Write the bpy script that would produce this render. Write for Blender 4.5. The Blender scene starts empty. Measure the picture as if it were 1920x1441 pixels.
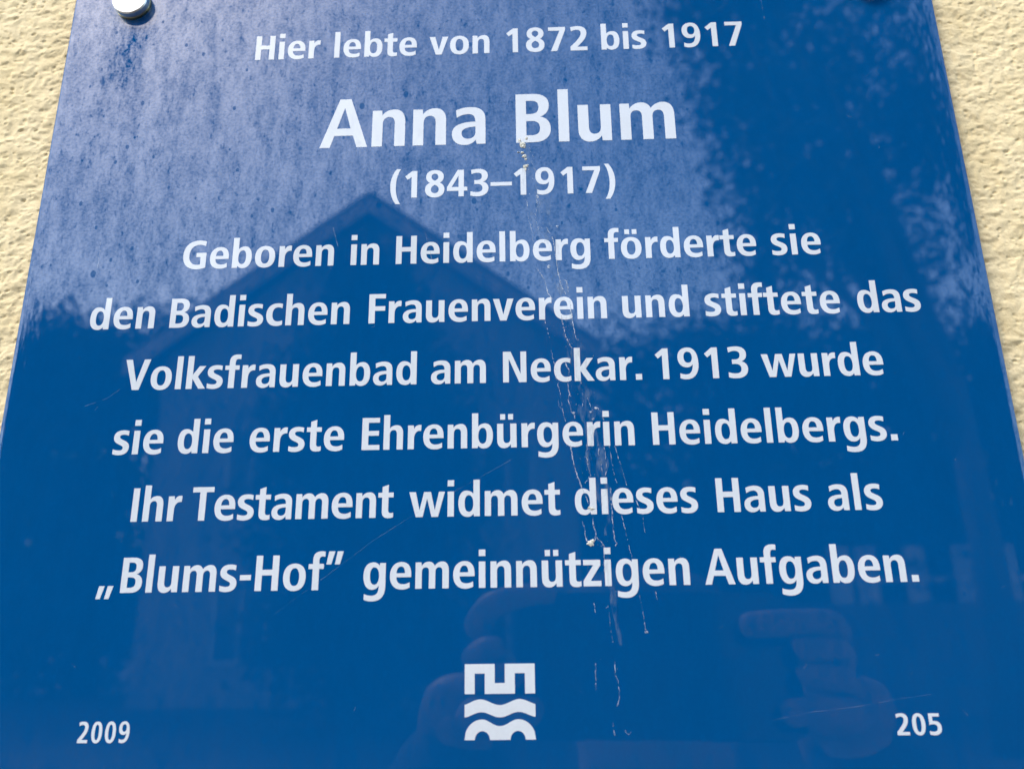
import bpy, bmesh, math, random
import numpy as np
from mathutils import Vector, Matrix
from mathutils.geometry import tessellate_polygon

R = math.radians
random.seed(7)
rng = np.random.default_rng(7)
SC = bpy.context.scene
COL = SC.collection

# ------------------------------------------------------------------ camera
cam = bpy.data.cameras.new('camera')
camera = bpy.data.objects.new('camera', cam)
COL.objects.link(camera)
SC.camera = camera
CAM_LOC = Vector((0.0, -0.225, 0.0))
CAM_ROT = Matrix(((0.99953, 0.02027, 0.02311),
                  (0.02784, -0.27816, -0.96013),
                  (-0.01303, 0.96032, -0.27859)))
camera.matrix_world = Matrix.Translation(CAM_LOC) @ CAM_ROT.to_4x4()
cam.sensor_width = 36.0
cam.lens = 27.04
cam.clip_start = 0.002
cam.clip_end = 2000.0
cam.dof.use_dof = True
cam.dof.focus_distance = 0.243
cam.dof.aperture_fstop = 11.5

# ------------------------------------------------------------------ world, sun, exposure
world = bpy.data.worlds.new('World')
SC.world = world
world.use_nodes = True
nt = world.node_tree
bg = nt.nodes['Background']
sky = nt.nodes.new('ShaderNodeTexSky')
sky.sky_type = 'NISHITA'
sky.sun_disc = False
SUN_EL, SUN_AZ = R(48), R(-38)      # azimuth measured at the wall: negative = to the left of it
sun_dir = Vector((math.sin(SUN_AZ) * math.cos(SUN_EL), -math.cos(SUN_AZ) * math.cos(SUN_EL), math.sin(SUN_EL)))
sky.sun_elevation = SUN_EL
sky.sun_rotation = math.atan2(sun_dir.x, sun_dir.y)
sky.air_density = 1.0
sky.dust_density = 1.2
sky.ozone_density = 0.3
sky.altitude = 100
nt.links.new(sky.outputs[0], bg.inputs[0])
bg.inputs[1].default_value = 0.14
sl = bpy.data.lights.new('sun', 'SUN')
sl.energy = 0.65
sl.angle = R(14)
sl.color = (1.0, 0.95, 0.87)
sun = bpy.data.objects.new('sun', sl)
sun.rotation_euler = (-sun_dir).to_track_quat('-Z', 'Y').to_euler()
COL.objects.link(sun)
SC.view_settings.view_transform = 'Standard'
SC.view_settings.look = 'None'
SC.view_settings.gamma = 1.0
SC.view_settings.exposure = 1.70

# ------------------------------------------------------------------ helpers
def tag(o, label=None, cat=None, group=None, kind=None):
    if label: o['label'] = label
    if cat: o['category'] = cat
    if group: o['group'] = group
    if kind: o['kind'] = kind
    return o

def mesh_obj(name, verts, faces, mat=None, parent=None, smooth=False, mi=None):
    me = bpy.data.meshes.new(name)
    me.from_pydata([tuple(v) for v in verts], [], faces)
    for m in (mat if isinstance(mat, (list, tuple)) else [mat]):
        if m: me.materials.append(m)
    if smooth: me.polygons.foreach_set('use_smooth', [True] * len(me.polygons))
    if mi is not None: me.polygons.foreach_set('material_index', mi)
    me.update()
    o = bpy.data.objects.new(name, me)
    COL.objects.link(o)
    if parent: o.parent = parent
    return o

def np_mesh(name, V, F, mat, parent=None, smooth=False, mi=None, mat2=None):
    """V (n,3) float, F (m,k) int with constant k"""
    me = bpy.data.meshes.new(name)
    m, k = F.shape
    me.vertices.add(len(V)); me.vertices.foreach_set('co', V.astype(np.float32).ravel())
    me.loops.add(m * k); me.loops.foreach_set('vertex_index', F.astype(np.int32).ravel())
    me.polygons.add(m)
    me.polygons.foreach_set('loop_start', np.arange(0, m * k, k, dtype=np.int32))
    me.polygons.foreach_set('loop_total', np.full(m, k, dtype=np.int32))
    if smooth: me.polygons.foreach_set('use_smooth', np.ones(m, dtype=bool))
    me.materials.append(mat)
    if mat2: me.materials.append(mat2)
    if mi is not None: me.polygons.foreach_set('material_index', mi.astype(np.int32))
    me.update(calc_edges=True)
    o = bpy.data.objects.new(name, me)
    COL.objects.link(o)
    if parent: o.parent = parent
    return o

def empty(name, loc=(0, 0, 0)):
    o = bpy.data.objects.new(name, None)
    o.location = loc
    o.empty_display_size = 0.05
    COL.objects.link(o)
    return o

class MB:
    def __init__(s): s.v = []; s.f = []
    def add(s, v, f):
        n = len(s.v); s.v += [tuple(p) for p in v]; s.f += [tuple(i + n for i in q) for q in f]
    def box(s, a, b):
        x0, y0, z0 = a; x1, y1, z1 = b
        s.add([(x0, y0, z0), (x1, y0, z0), (x1, y1, z0), (x0, y1, z0), (x0, y0, z1), (x1, y0, z1), (x1, y1, z1), (x0, y1, z1)],
              [(0, 3, 2, 1), (4, 5, 6, 7), (0, 1, 5, 4), (1, 2, 6, 5), (2, 3, 7, 6), (3, 0, 4, 7)])
    def prism(s, poly, y0, y1):     # poly in xz, y0 front
        n = len(poly)
        v = [(x, y0, z) for x, z in poly] + [(x, y1, z) for x, z in poly]
        s.add(v, [tuple(range(n)), tuple(range(2 * n - 1, n - 1, -1))] + [(i, i + n, (i + 1) % n + n, (i + 1) % n) for i in range(n)])
    def tube(s, p, r, seg=8):
        p = [Vector(q) for q in p]; n = len(p); base = len(s.v)
        for i, c in enumerate(p):
            d = (p[min(i + 1, n - 1)] - p[max(i - 1, 0)]).normalized()
            u = d.orthogonal().normalized(); w = d.cross(u)
            rr = r[i] if isinstance(r, (list, tuple)) else r
            for k in range(seg):
                a = 2 * math.pi * k / seg
                s.v.append(tuple(c + (u * math.cos(a) + w * math.sin(a)) * rr))
        for i in range(n - 1):
            for k in range(seg):
                a = base + i * seg + k; b = base + i * seg + (k + 1) % seg
                s.f.append((a, b, b + seg, a + seg))
        s.f.append(tuple(base + k for k in range(seg))[::-1]); s.f.append(tuple(base + (n - 1) * seg + k for k in range(seg)))
    def build(s, name, mat, parent=None, smooth=False):
        return mesh_obj(name, s.v, s.f, mat, parent, smooth)

# ------------------------------------------------------------------ materials
def new_mat(name):
    m = bpy.data.materials.new(name); m.use_nodes = True
    return m, m.node_tree, m.node_tree.nodes['Principled BSDF']

def N(t, kind, **kw):
    n = t.nodes.new(kind)
    for k, v in kw.items(): setattr(n, k, v)
    return n

def math_node(t, op, a, b=None, clamp=False):
    n = N(t, 'ShaderNodeMath', operation=op, use_clamp=clamp)
    for i, x in enumerate((a, b)):
        if x is None: continue
        if isinstance(x, (int, float)): n.inputs[i].default_value = x
        else: t.links.new(x, n.inputs[i])
    return n.outputs[0]

def ramp(t, fac, lo, hi, a=0.0, b=1.0):
    n = N(t, 'ShaderNodeMapRange'); n.clamp = True
    for i, x in enumerate((fac, lo, hi, a, b)):
        if isinstance(x, (int, float)): n.inputs[i].default_value = x
        else: t.links.new(x, n.inputs[i])
    return n.outputs[0]

def noise(t, vec, scale, detail=4, rough=0.55, dist=0.0):
    n = N(t, 'ShaderNodeTexNoise'); n.inputs['Scale'].default_value = scale
    n.inputs['Detail'].default_value = detail; n.inputs['Roughness'].default_value = rough
    n.inputs['Distortion'].default_value = dist
    t.links.new(vec, n.inputs['Vector']); return n.outputs['Fac']

def obj_vec(t, scale=(1, 1, 1), loc=(0, 0, 0)):
    tc = N(t, 'ShaderNodeTexCoord'); mp = N(t, 'ShaderNodeMapping')
    mp.inputs['Scale'].default_value = scale; mp.inputs['Location'].default_value = loc
    t.links.new(tc.outputs['Object'], mp.inputs['Vector']); return mp.outputs['Vector']

def voro(t, vec, scale):
    n = N(t, 'ShaderNodeTexVoronoi'); n.inputs['Scale'].default_value = scale
    t.links.new(vec, n.inputs['Vector']); return n

def mixc(t, fac, a, b):
    n = N(t, 'ShaderNodeMix', data_type='RGBA')
    if isinstance(fac, (int, float)): n.inputs[0].default_value = fac
    else: t.links.new(fac, n.inputs[0])
    for i, x in ((6, a), (7, b)):
        if isinstance(x, tuple): n.inputs[i].default_value = (*x, 1)
        else: t.links.new(x, n.inputs[i])
    return n.outputs[2]

def simple(name, col, rough=0.6, metal=0.0, var=0.15, scale=8.0, bump=0.0):
    m, t, p = new_mat(name)
    v = obj_vec(t)
    f = noise(t, v, scale, 5)
    t.links.new(mixc(t, f, tuple(c * (1 - var) for c in col), tuple(min(1, c * (1 + var)) for c in col)), p.inputs['Base Color'])
    p.inputs['Roughness'].default_value = rough; p.inputs['Metallic'].default_value = metal
    if bump:
        b = N(t, 'ShaderNodeBump'); b.inputs['Strength'].default_value = bump; b.inputs['Distance'].default_value = 0.01
        t.links.new(noise(t, v, scale * 4, 6), b.inputs['Height']); t.links.new(b.outputs[0], p.inputs['Normal'])
    return m

def grime(t):
    """0..1 mask: how much of the gloss a dried film of rain dust takes away, with drip-shaped patches and pinholes"""
    v = obj_vec(t, (1, 1, 0.42)); v1 = obj_vec(t)
    a = ramp(t, noise(t, v, 330, 6, 0.72, 0.3), 0.41, 0.62)
    s = ramp(t, noise(t, obj_vec(t, (1, 1, 0.16)), 170, 3, 0.6, 0.3), 0.42, 0.68)
    b = ramp(t, noise(t, v, 55, 3, 0.6), 0.38, 0.66)
    c = ramp(t, noise(t, v1, 1000, 3, 0.65), 0.44, 0.60)
    g = math_node(t, 'ADD', math_node(t, 'MULTIPLY', a, 0.36), math_node(t, 'MULTIPLY', b, 0.12))
    g = math_node(t, 'ADD', g, math_node(t, 'MULTIPLY', s, 0.20))
    g = math_node(t, 'ADD', g, math_node(t, 'MULTIPLY', c, 0.26))
    # pale washed rims and darker flecks
    f = ramp(t, noise(t, obj_vec(t, (1, 1, 0.5), (0.3, 0, 0.1)), 620, 2, 0.5, 0.6), 0.60, 0.70)
    g = math_node(t, 'ADD', g, math_node(t, 'MULTIPLY', f, 0.30))
    # stained runs below the two upper fixings
    tc = N(t, 'ShaderNodeTexCoord'); sx = N(t, 'ShaderNodeSeparateXYZ'); t.links.new(tc.outputs['Object'], sx.inputs[0])
    for cx in (-0.1309, 0.1309):
        dx = math_node(t, 'ABSOLUTE', math_node(t, 'SUBTRACT', sx.outputs[0], cx))
        mx = ramp(t, dx, 0.0040, 0.0085, 1.0, 0.0)
        mz = math_node(t, 'MULTIPLY', ramp(t, sx.outputs[2], 0.232, 0.276, 0.0, 1.0), ramp(t, sx.outputs[2], 0.286, 0.292, 1.0, 0.2))
        mk = math_node(t, 'MULTIPLY', math_node(t, 'MULTIPLY', mx, mz), ramp(t, noise(t, v, 420, 4, 0.7, 0.4), 0.40, 0.60))
        g = math_node(t, 'ADD', g, math_node(t, 'MULTIPLY', mk, 0.42))
    # pinholes, two sizes
    hole = None
    for sc_, lo_, rm_ in ((130, 0.5, 0.13), (310, 0.72, 0.20)):
        vo = voro(t, obj_vec(t, (1, 1, 0.7)), sc_)
        sep = N(t, 'ShaderNodeSeparateColor'); t.links.new(vo.outputs['Color'], sep.inputs[0])
        rad = ramp(t, sep.outputs[0], lo_, 1.0, 0.0, rm_)
        h_ = math_node(t, 'LESS_THAN', vo.outputs['Distance'], rad)
        hole = h_ if hole is None else math_node(t, 'MAXIMUM', hole, h_)
    return g, hole

def specks(t):
    v = obj_vec(t)
    vo = voro(t, v, 95)
    sep = N(t, 'ShaderNodeSeparateColor'); t.links.new(vo.outputs['Color'], sep.inputs[0])
    rad = ramp(t, sep.outputs[1], 0.55, 1.0, 0.0, 0.028)
    return math_node(t, 'LESS_THAN', vo.outputs['Distance'], rad)

def glossy_face(name, col_a, col_b, spec, rough):
    m, t, p = new_mat(name)
    g, hole = grime(t); sp = specks(t)
    v = obj_vec(t)
    base = mixc(t, noise(t, v, 25, 4), col_a, col_b)
    base = mixc(t, math_node(t, 'MULTIPLY', sp, 0.55), base, (0.62, 0.66, 0.70))
    t.links.new(base, p.inputs['Base Color'])
    k = math_node(t, 'SUBTRACT', 1.0, g, True)
    k = math_node(t, 'MULTIPLY', k, math_node(t, 'SUBTRACT', 1.0, math_node(t, 'MULTIPLY', hole, 0.75)))
    t.links.new(math_node(t, 'MULTIPLY', k, spec), p.inputs['Specular IOR Level'])
    p.inputs['IOR'].default_value = 1.56
    p.inputs['Roughness'].default_value = rough
    return m

M = {}
M['panel'] = glossy_face('blue_lacquered_panel', (0.0001, 0.066, 0.208), (0.0002, 0.074, 0.227), 1.0, 0.02)
M['print'] = glossy_face('white_print', (0.60, 0.635, 0.65), (0.69, 0.725, 0.735), 0.8, 0.05)

def fixing_mat(name, col, rough):
    m, t, p = new_mat(name)
    p.inputs['Metallic'].default_value = 1.0
    v = obj_vec(t)
    t.links.new(mixc(t, noise(t, v, 900, 4), tuple(c * 0.8 for c in col), col), p.inputs['Base Color'])
    t.links.new(ramp(t, noise(t, v, 500, 4), 0.3, 0.7, rough * 0.8, rough * 1.3), p.inputs['Roughness'])
    return m
M['steel'] = fixing_mat('brushed_steel', (0.86, 0.84, 0.78), 0.38)
M['brass'] = fixing_mat('worn_brass', (0.60, 0.50, 0.26), 0.30)
M['deposit'] = simple('chalky_deposit', (0.66, 0.72, 0.76), 0.9, 0, 0.1, 900)
t = M['deposit'].node_tree
t.links.new(ramp(t, noise(t, obj_vec(t), 520, 3, 0.7), 0.40, 0.62, 0.10, 0.75), t.nodes['Principled BSDF'].inputs['Alpha'])
M['crust'] = simple('creamy_crust', (0.82, 0.79, 0.66), 0.9, 0, 0.25, 1500, 0.5)
m, t, p = new_mat('thin_dried_film')
p.inputs['Base Color'].default_value = (0.45, 0.55, 0.62, 1); p.inputs['Roughness'].default_value = 0.8
t.links.new(ramp(t, noise(t, obj_vec(t, (1, 1, 0.3)), 700, 5), 0.48, 0.80, 0.0, 0.22), p.inputs['Alpha'])
M['film'] = m
m, t, p = new_mat('scratch_line')
p.inputs['Base Color'].default_value = (0.45, 0.55, 0.65, 1); p.inputs['Roughness'].default_value = 0.7
t.links.new(ramp(t, noise(t, obj_vec(t), 260, 4), 0.35, 0.65, 0.03, 0.32), p.inputs['Alpha'])
M['scratch'] = m

def plaster_mat(name='cream_roughcast_plaster', coarse=False):
    m, t, p = new_mat(name)
    v = obj_vec(t)
    c = mixc(t, ramp(t, noise(t, v, 60, 5), 0.3, 0.7), (0.80, 0.645, 0.35), (0.89, 0.74, 0.44))
    c = mixc(t, ramp(t, noise(t, v, 1300, 3), 0.35, 0.7, 0, 0.30), c, (0.60, 0.47, 0.27))
    vo = voro(t, v, 160)
    sep = N(t, 'ShaderNodeSeparateColor'); t.links.new(vo.outputs['Color'], sep.inputs[0])
    pit = math_node(t, 'LESS_THAN', vo.outputs['Distance'], ramp(t, sep.outputs[0], 0.75, 1.0, 0.0, 0.06))
    c = mixc(t, math_node(t, 'MULTIPLY', pit, 0.6), c, (0.22, 0.16, 0.09))
    t.links.new(c, p.inputs['Base Color'])
    p.inputs['Roughness'].default_value = 0.92
    p.inputs['Specular IOR Level'].default_value = 0.25
    b = N(t, 'ShaderNodeBump'); b.inputs['Strength'].default_value = 0.5; b.inputs['Distance'].default_value = 0.0003
    t.links.new(noise(t, v, 1500, 4, 0.6), b.inputs['Height']); t.links.new(b.outputs[0], p.inputs['Normal'])
    if coarse:
        b.inputs['Strength'].default_value = 1.0; b.inputs['Distance'].default_value = 0.0022
        t.links.new(noise(t, obj_vec(t, (1, 1, 1.35)), 330, 5, 0.55, 0.2), b.inputs['Height'])
    return m
M['plaster'] = plaster_mat()
M['plaster_far'] = plaster_mat('cream_roughcast_plaster_far', True)

# ------------------------------------------------------------------ plaster wall
WALL_Y = 0.0064
def lattice(nx, nz, seed):
    return np.random.default_rng(seed).random((nz, nx))

def vnoise(X, Z, cell, seed):
    """smooth value noise on world coordinates (tiles of 512)"""
    L = np.random.default_rng(seed).random((512, 512))
    u = X / cell + 200.3; w = Z / cell + 100.7
    i = np.floor(u).astype(int); j = np.floor(w).astype(int)
    fu = u - i; fw = w - j
    fu = fu * fu * fu * (fu * (fu * 6 - 15) + 10); fw = fw * fw * fw * (fw * (fw * 6 - 15) + 10)
    g = lambda a, b: L[b % 512, a % 512]
    return (g(i, j) * (1 - fu) + g(i + 1, j) * fu) * (1 - fw) + (g(i, j + 1) * (1 - fu) + g(i + 1, j + 1) * fu) * fw

def lumps(X, Z, cell, seed, rmin, rmax, asp=1.0):
    """rounded grains: one random bump in each lattice cell"""
    r = np.random.default_rng(seed); L = r.random((512, 512, 4))
    u = X / cell + 200.0; w = Z / (cell * asp) + 100.0
    i = np.floor(u).astype(int); j = np.floor(w).astype(int)
    out = np.zeros_like(X)
    for di in (-1, 0, 1):
        for dj in (-1, 0, 1):
            q = L[(j + dj) % 512, (i + di) % 512]
            du = u - (i + di) - q[..., 0]; dw = w - (j + dj) - q[..., 1]
            rad = rmin + (rmax - rmin) * q[..., 2]
            k = np.clip(1 - (du * du + dw * dw) / (rad * rad), 0, 1)
            out = np.maximum(out, np.sqrt(k) * (0.45 + 0.55 * q[..., 3]) * (rad / rmax))
    return out

def relief(X, Z):
    wx = X + 0.0016 * (vnoise(X, Z, 0.0045, 11) - 0.5); wz = (Z + 0.0012 * (vnoise(X, Z, 0.0045, 12) - 0.5)) * 1.35
    h = 0.00055 * vnoise(wx, wz, 0.0070, 1) + 0.00058 * vnoise(wx, wz, 0.0030, 2) + 0.00040 * vnoise(wx, wz, 0.0016, 3) + 0.00012 * vnoise(wx, wz, 0.0008, 4)
    h += 0.00045 * lumps(wx, wz, 0.0036, 5, 0.25, 0.66) ** 2
    h -= 0.00060 * lumps(wx, wz, 0.0036, 8, 0.10, 0.28)
    return h

OX0, OX1, OZ0, OZ1 = -0.46, 0.44, -0.28, 0.46      # the roughcast is modelled grain by grain inside this field
def wall_patch(x0, x1, z0, z1, step):
    nx = max(2, int((x1 - x0) / step) + 1); nz = max(2, int((z1 - z0) / step) + 1)
    X, Z = np.meshgrid(np.linspace(x0, x1, nx), np.linspace(z0, z1, nz))
    edge = np.minimum(np.minimum(X - OX0, OX1 - X), np.minimum(Z - OZ0, OZ1 - Z))
    H = (relief(X, Z) - 0.0008) * np.clip(edge / 0.03, 0, 1)
    V = np.stack([X, WALL_Y + 0.0003 - 0.82 * H, Z], -1).reshape(-1, 3)
    a = (np.arange(nz - 1)[:, None] * nx + np.arange(nx - 1)[None]).ravel()
    return V, np.stack([a, a + 1, a + nx + 1, a + nx], -1)

XL0, XL1, XR0, XR1, ZB, ZT = -0.215, -0.150, 0.130, 0.195, -0.050, 0.232
Vs = []; Fs = []; mi = []; n = 0
for x0, x1, z0, z1, st in ((XL0, XL1, ZB, ZT, 0.0003), (XR0, XR1, ZB, ZT, 0.0003), (XL1, XR0, ZB, ZT, 0.004),
                           (OX0, XL0, ZB, ZT, 0.0009), (XR1, OX1, ZB, ZT, 0.0009), (OX0, OX1, OZ0, ZB, 0.0009), (OX0, OX1, ZT, OZ1, 0.0009)):
    V, F = wall_patch(x0, x1, z0, z1, st); Vs.append(V); Fs.append(F + n); n += len(V); mi.append(np.zeros(len(F)))
for x0, x1, z0, z1 in ((-7, OX0, OZ0, OZ1), (OX1, 7, OZ0, OZ1), (-7, 7, -1.6, OZ0), (-7, 7, OZ1, 6.5)):
    y = WALL_Y + 0.0003
    Vs.append(np.array([(x0, y, z0), (x1, y, z0), (x1, y, z1), (x0, y, z1)])); Fs.append(np.array([[n, n + 1, n + 2, n + 3]])); n += 4; mi.append(np.ones(1))
wall = np_mesh('wall', np.concatenate(Vs), np.concatenate(Fs), M['plaster'], None, True, np.concatenate(mi), M['plaster_far'])
tag(wall, kind='structure')

# ------------------------------------------------------------------ the plaque
plaque = empty('memorial_plaque', (-0.0093, 0.005, -0.09))
tag(plaque, 'blue glossy memorial plaque with white German lettering screwed to the cream roughcast wall', 'plaque')
OFF = -Vector(plaque.location)
PX0, PX1, PZ0, PZ1 = -0.1622, 0.1437, -0.090, 0.2327
TH = 0.0032                                   # sheet thickness, front face at y = 0

def rrect(x0, x1, z0, z1, r, seg=6):
    pts = []
    for cx, cz, a0 in ((x1 - r, z1 - r, 0), (x0 + r, z1 - r, 90), (x0 + r, z0 + r, 180), (x1 - r, z0 + r, 270)):
        for k in range(seg + 1):
            a = R(a0 + 90 * k / seg); pts.append((cx + r * math.cos(a), cz + r * math.sin(a)))
    return pts

def ring(inset, y):
    r = max(0.0006, 0.0022 - inset)
    return [(x, y, z) for x, z in rrect(PX0 + inset, PX1 - inset, PZ0 + inset, PZ1 - inset, r)]

def panel():
    v = []; f = []; sm = []
    def band(rings, smooth):
        base = len(v)
        n = len(rings[0])
        for rg in rings: v.extend(rg)
        for i in range(len(rings) - 1):
            for k in range(n):
                a = base + i * n + k; b = base + i * n + (k + 1) % n
                f.append((a, b, b + n, a + n)); sm.append(smooth)
        return base + (len(rings) - 1) * n
    band([ring(0, TH), ring(0, 0.0006)], False)
    band([ring(0, 0.0006), ring(0.00022, 0.00028), ring(0.0006, 0.00017)], True)
    ins = [0.0006, 0.0010, 0.0016, 0.0020, 0.003, 0.0045, 0.006, 0.008, 0.010, 0.013]
    ys = [0.00017, 0.000125, 0.000095, 0.000082, 0.000058, 0.000034, 0.000018, 0.000007, 0.000002, 0.0]
    last = band([ring(i, y) for i, y in zip(ins, ys)], True)
    n = len(ring(0, 0)); f.append(tuple(last + k for k in range(n))); sm.append(False)
    b0 = len(v); v.extend(ring(0, TH)); f.append(tuple(b0 + k for k in range(n))[::-1]); sm.append(False)
    v2 = [Vector(q) + OFF for q in v]
    o = mesh_obj('panel', v2, f, M['panel'], plaque)
    o.data.polygons.foreach_set('use_smooth', sm)
    bm = bmesh.new(); bm.from_mesh(o.data); bmesh.ops.recalc_face_normals(bm, faces=bm.faces); bm.to_mesh(o.data); bm.free()
    return o
pan = panel()

# ---- lettering: humanist bold drawn as outlines, 700 units = cap height
G = {}
def g(ch, w, lsb, rsb, *cont): G[ch] = (w, lsb, rsb, cont)
def mir(W, s):
    out = []; tok = s.split(); i = 0
    while i < len(tok):
        if tok[i] == 'c': out.append('c'); i += 1; continue
        out.append(str(W - float(tok[i]))); out.append(tok[i + 1]); i += 2
    return ' '.join(out)
def box(x0, y0, x1, y1): return f'{x0} {y0} {x1} {y0} {x1} {y1} {x0} {y1}'
ASC = 757
g('n', 416, 52, 50, '0 0 132 0 132 320 c 132 390 165 423 213 423 c 262 423 284 390 284 325 284 0 416 0 416 345 c 416 460 370 531 280 531 c 215 531 160 505 124 447 119 518 0 518')
g('h', 416, 52, 50, '0 0 132 0 132 330 c 132 392 167 424 215 424 c 262 424 284 390 284 325 284 0 416 0 416 345 c 416 460 368 531 278 531 c 218 531 165 507 132 458 132 757 0 757')
g('m', 678, 50, 50, '0 0 130 0 130 330 c 130 390 165 418 206 418 c 255 418 274 385 274 320 274 0 404 0 404 325 c 404 390 440 418 480 418 c 528 418 548 385 548 320 548 0 678 0 678 345 c 678 460 635 531 545 531 c 480 531 430 500 391 447 c 366 500 330 531 270 531 c 205 531 160 500 124 445 119 518 0 518')
g('u', 413, 50, 52, '0 518 132 518 132 200 c 132 130 155 97 203 97 c 255 97 281 135 281 200 281 518 413 518 413 0 294 0 289 70 c 255 18 205 -12 145 -12 c 45 -12 0 60 0 170')
g('i', 134, 50, 50, box(1, 0, 133, 518), box(0, 626, 134, 756))
g('l', 131, 53, 55, box(0, 0, 131, 757))
g('r', 286, 52, 4, '0 0 132 0 132 225 c 132 340 185 412 280 396 286 524 c 215 540 163 512 129 440 121 518 0 518')
g('e', 434, 36, 34, '408 30 c 360 0 305 -12 245 -12 c 90 -12 0 90 0 262 c 0 425 90 533 232 533 c 365 533 434 440 434 290 434 230 131 230 c 133 140 180 92 272 92 c 320 92 362 106 402 132', '133 310 306 310 c 306 395 276 443 222 443 c 168 443 138 390 133 310')
g('b', 445, 52, 38, '0 0 122 0 130 52 c 160 10 200 -12 250 -12 c 380 -12 445 100 445 268 c 445 430 385 533 282 533 c 220 533 170 510 132 466 132 757 0 757', '134 255 c 134 150 172 92 226 92 c 288 92 314 160 314 270 c 314 380 285 437 230 437 c 172 437 134 370 134 255')
bo = G['b'][3]
g('d', 447, 38, 52, mir(447, bo[0]), mir(447, bo[1]))
g('g', 452, 38, 50, '452 518 335 518 329 464 c 300 510 250 533 190 533 c 70 533 0 430 0 270 c 0 100 70 -8 178 -8 c 240 -8 290 20 320 70 c 322 -60 280 -122 178 -122 c 125 -122 70 -112 24 -90 20 -202 c 70 -222 125 -233 185 -233 c 370 -233 452 -130 452 60', '320 255 c 320 150 275 90 222 90 c 165 90 134 160 134 268 c 134 375 165 433 222 433 c 280 433 320 370 320 255')
g('o', 465, 38, 38, '0 260 c 0 90 85 -12 231 -12 c 378 -12 465 90 465 262 c 465 432 380 533 233 533 c 87 533 0 430 0 260', '136 260 c 136 150 170 90 232 90 c 295 90 330 150 330 262 c 330 375 295 441 232 441 c 170 441 136 375 136 260')
g('a', 421, 26, 46, '421 0 311 0 298 60 c 265 10 215 -12 160 -12 c 60 -12 0 55 0 147 c 0 262 95 320 294 320 c 296 400 262 432 205 432 c 150 432 100 412 58 382 51 490 c 105 518 165 533 232 533 c 360 533 421 470 421 345', '296 248 c 180 246 121 215 121 158 c 121 105 155 76 200 76 c 262 76 298 115 296 180')
g('s', 352, 24, 26, '8 120 8 14 c 50 -4 95 -12 140 -12 c 275 -12 352 50 352 155 c 352 240 300 277 225 312 c 160 342 132 357 132 390 c 132 420 165 435 215 435 c 250 435 290 425 318 411 324 514 c 280 527 240 533 195 533 c 75 533 3 470 3 378 c 3 290 55 255 125 222 c 190 192 222 175 222 142 c 222 108 190 92 140 92 c 95 92 50 102 8 120')
g('c', 371, 36, 18, '367 122 371 22 c 330 -2 285 -12 235 -12 c 90 -12 0 90 0 260 c 0 430 95 533 250 533 c 295 533 335 527 363 514 354 410 c 325 428 290 437 258 437 c 180 437 138 375 138 268 c 138 160 185 98 268 98 c 305 98 340 106 367 122')
g('f', 338, 6, -8, '88 0 220 0 220 418 314 418 314 518 218 518 218 575 c 218 640 240 666 285 666 c 305 666 320 664 334 657 338 762 c 315 769 290 771 258 771 c 145 771 88 710 88 600 88 518 0 518 0 418 88 418')
g('t', 321, 6, 16, '84 518 84 640 212 682 212 518 320 518 320 418 214 418 214 160 c 214 115 232 93 268 93 c 288 93 305 97 318 104 321 10 c 295 -5 258 -12 218 -12 c 125 -12 82 35 82 130 82 418 0 418 0 518')
g('v', 462, 4, 4, '0 518 140 518 231 140 322 518 462 518 300 0 158 0')
g('w', 745, 4, 4, '0 518 137 518 219 140 309 518 452 518 537 137 620 518 745 518 606 0 471 0 374 380 287 0 145 0')
g('z', 358, 22, 22, '4 518 352 518 352 412 145 105 358 105 358 0 0 0 0 108 207 413 4 413')
g('k', 429, 52, 0, '0 0 132 0 132 228 280 0 429 0 246 278 410 518 268 518 132 322 132 757 0 757')
g('H', 473, 56, 56, '0 0 133 0 133 305 340 305 340 0 473 0 473 700 340 700 340 418 133 418 133 700 0 700')
g('E', 380, 56, 30, '0 0 380 0 380 108 138 108 138 308 362 308 362 414 138 414 138 594 376 594 376 700 0 700')
g('F', 374, 56, 20, '0 0 138 0 138 298 366 298 366 406 138 406 138 594 374 594 374 700 0 700')
g('T', 450, 12, 12, '158 0 292 0 292 592 450 592 450 700 0 700 0 592 158 592')
g('I', 133, 56, 56, box(0, 0, 133, 700))
g('B', 434, 56, 34, '0 0 220 0 c 360 0 434 80 434 190 c 434 290 385 348 305 366 c 380 395 417 450 417 535 c 417 645 345 700 215 700 0 700', '129 600 195 600 c 258 600 287 570 287 512 c 287 440 255 407 185 407 129 407', '129 306 190 306 c 265 306 300 275 300 205 c 300 130 265 100 190 100 129 100')
g('A', 600, 2, 4, '0 0 130 0 179 168 416 168 467 0 600 0 375 700 232 700', '210 272 382 272 299 575')
g('N', 509, 56, 56, '0 0 126 0 126 535 348 0 509 0 509 700 383 700 383 190 168 700 0 700')
g('V', 556, 2, 0, '0 700 143 700 278 178 413 700 556 700 352 0 205 0')
g('G', 540, 38, 52, '540 28 c 475 0 405 -12 335 -12 c 120 -12 0 125 0 342 c 0 575 140 712 352 712 c 415 712 470 703 520 685 508 566 c 465 590 418 603 370 603 c 225 603 143 500 143 345 c 143 190 215 98 345 98 c 370 98 392 101 410 106 410 293 306 293 306 397 540 397')
g('1', 287, 88, 157, '155 0 287 0 287 700 168 700 0 560 63 472 155 545')
g('9', 444, 44, 44, '38 130 35 16 c 75 -2 120 -12 165 -12 c 340 -12 444 120 444 350 c 444 585 365 712 222 712 c 90 712 0 625 0 487 c 0 345 75 258 190 258 c 245 258 290 280 317 325 c 312 175 265 98 165 98 c 120 98 78 110 38 130', '130 490 c 130 570 165 613 220 613 c 280 613 312 560 312 482 c 312 410 275 362 222 362 c 165 362 130 410 130 490')
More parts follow.
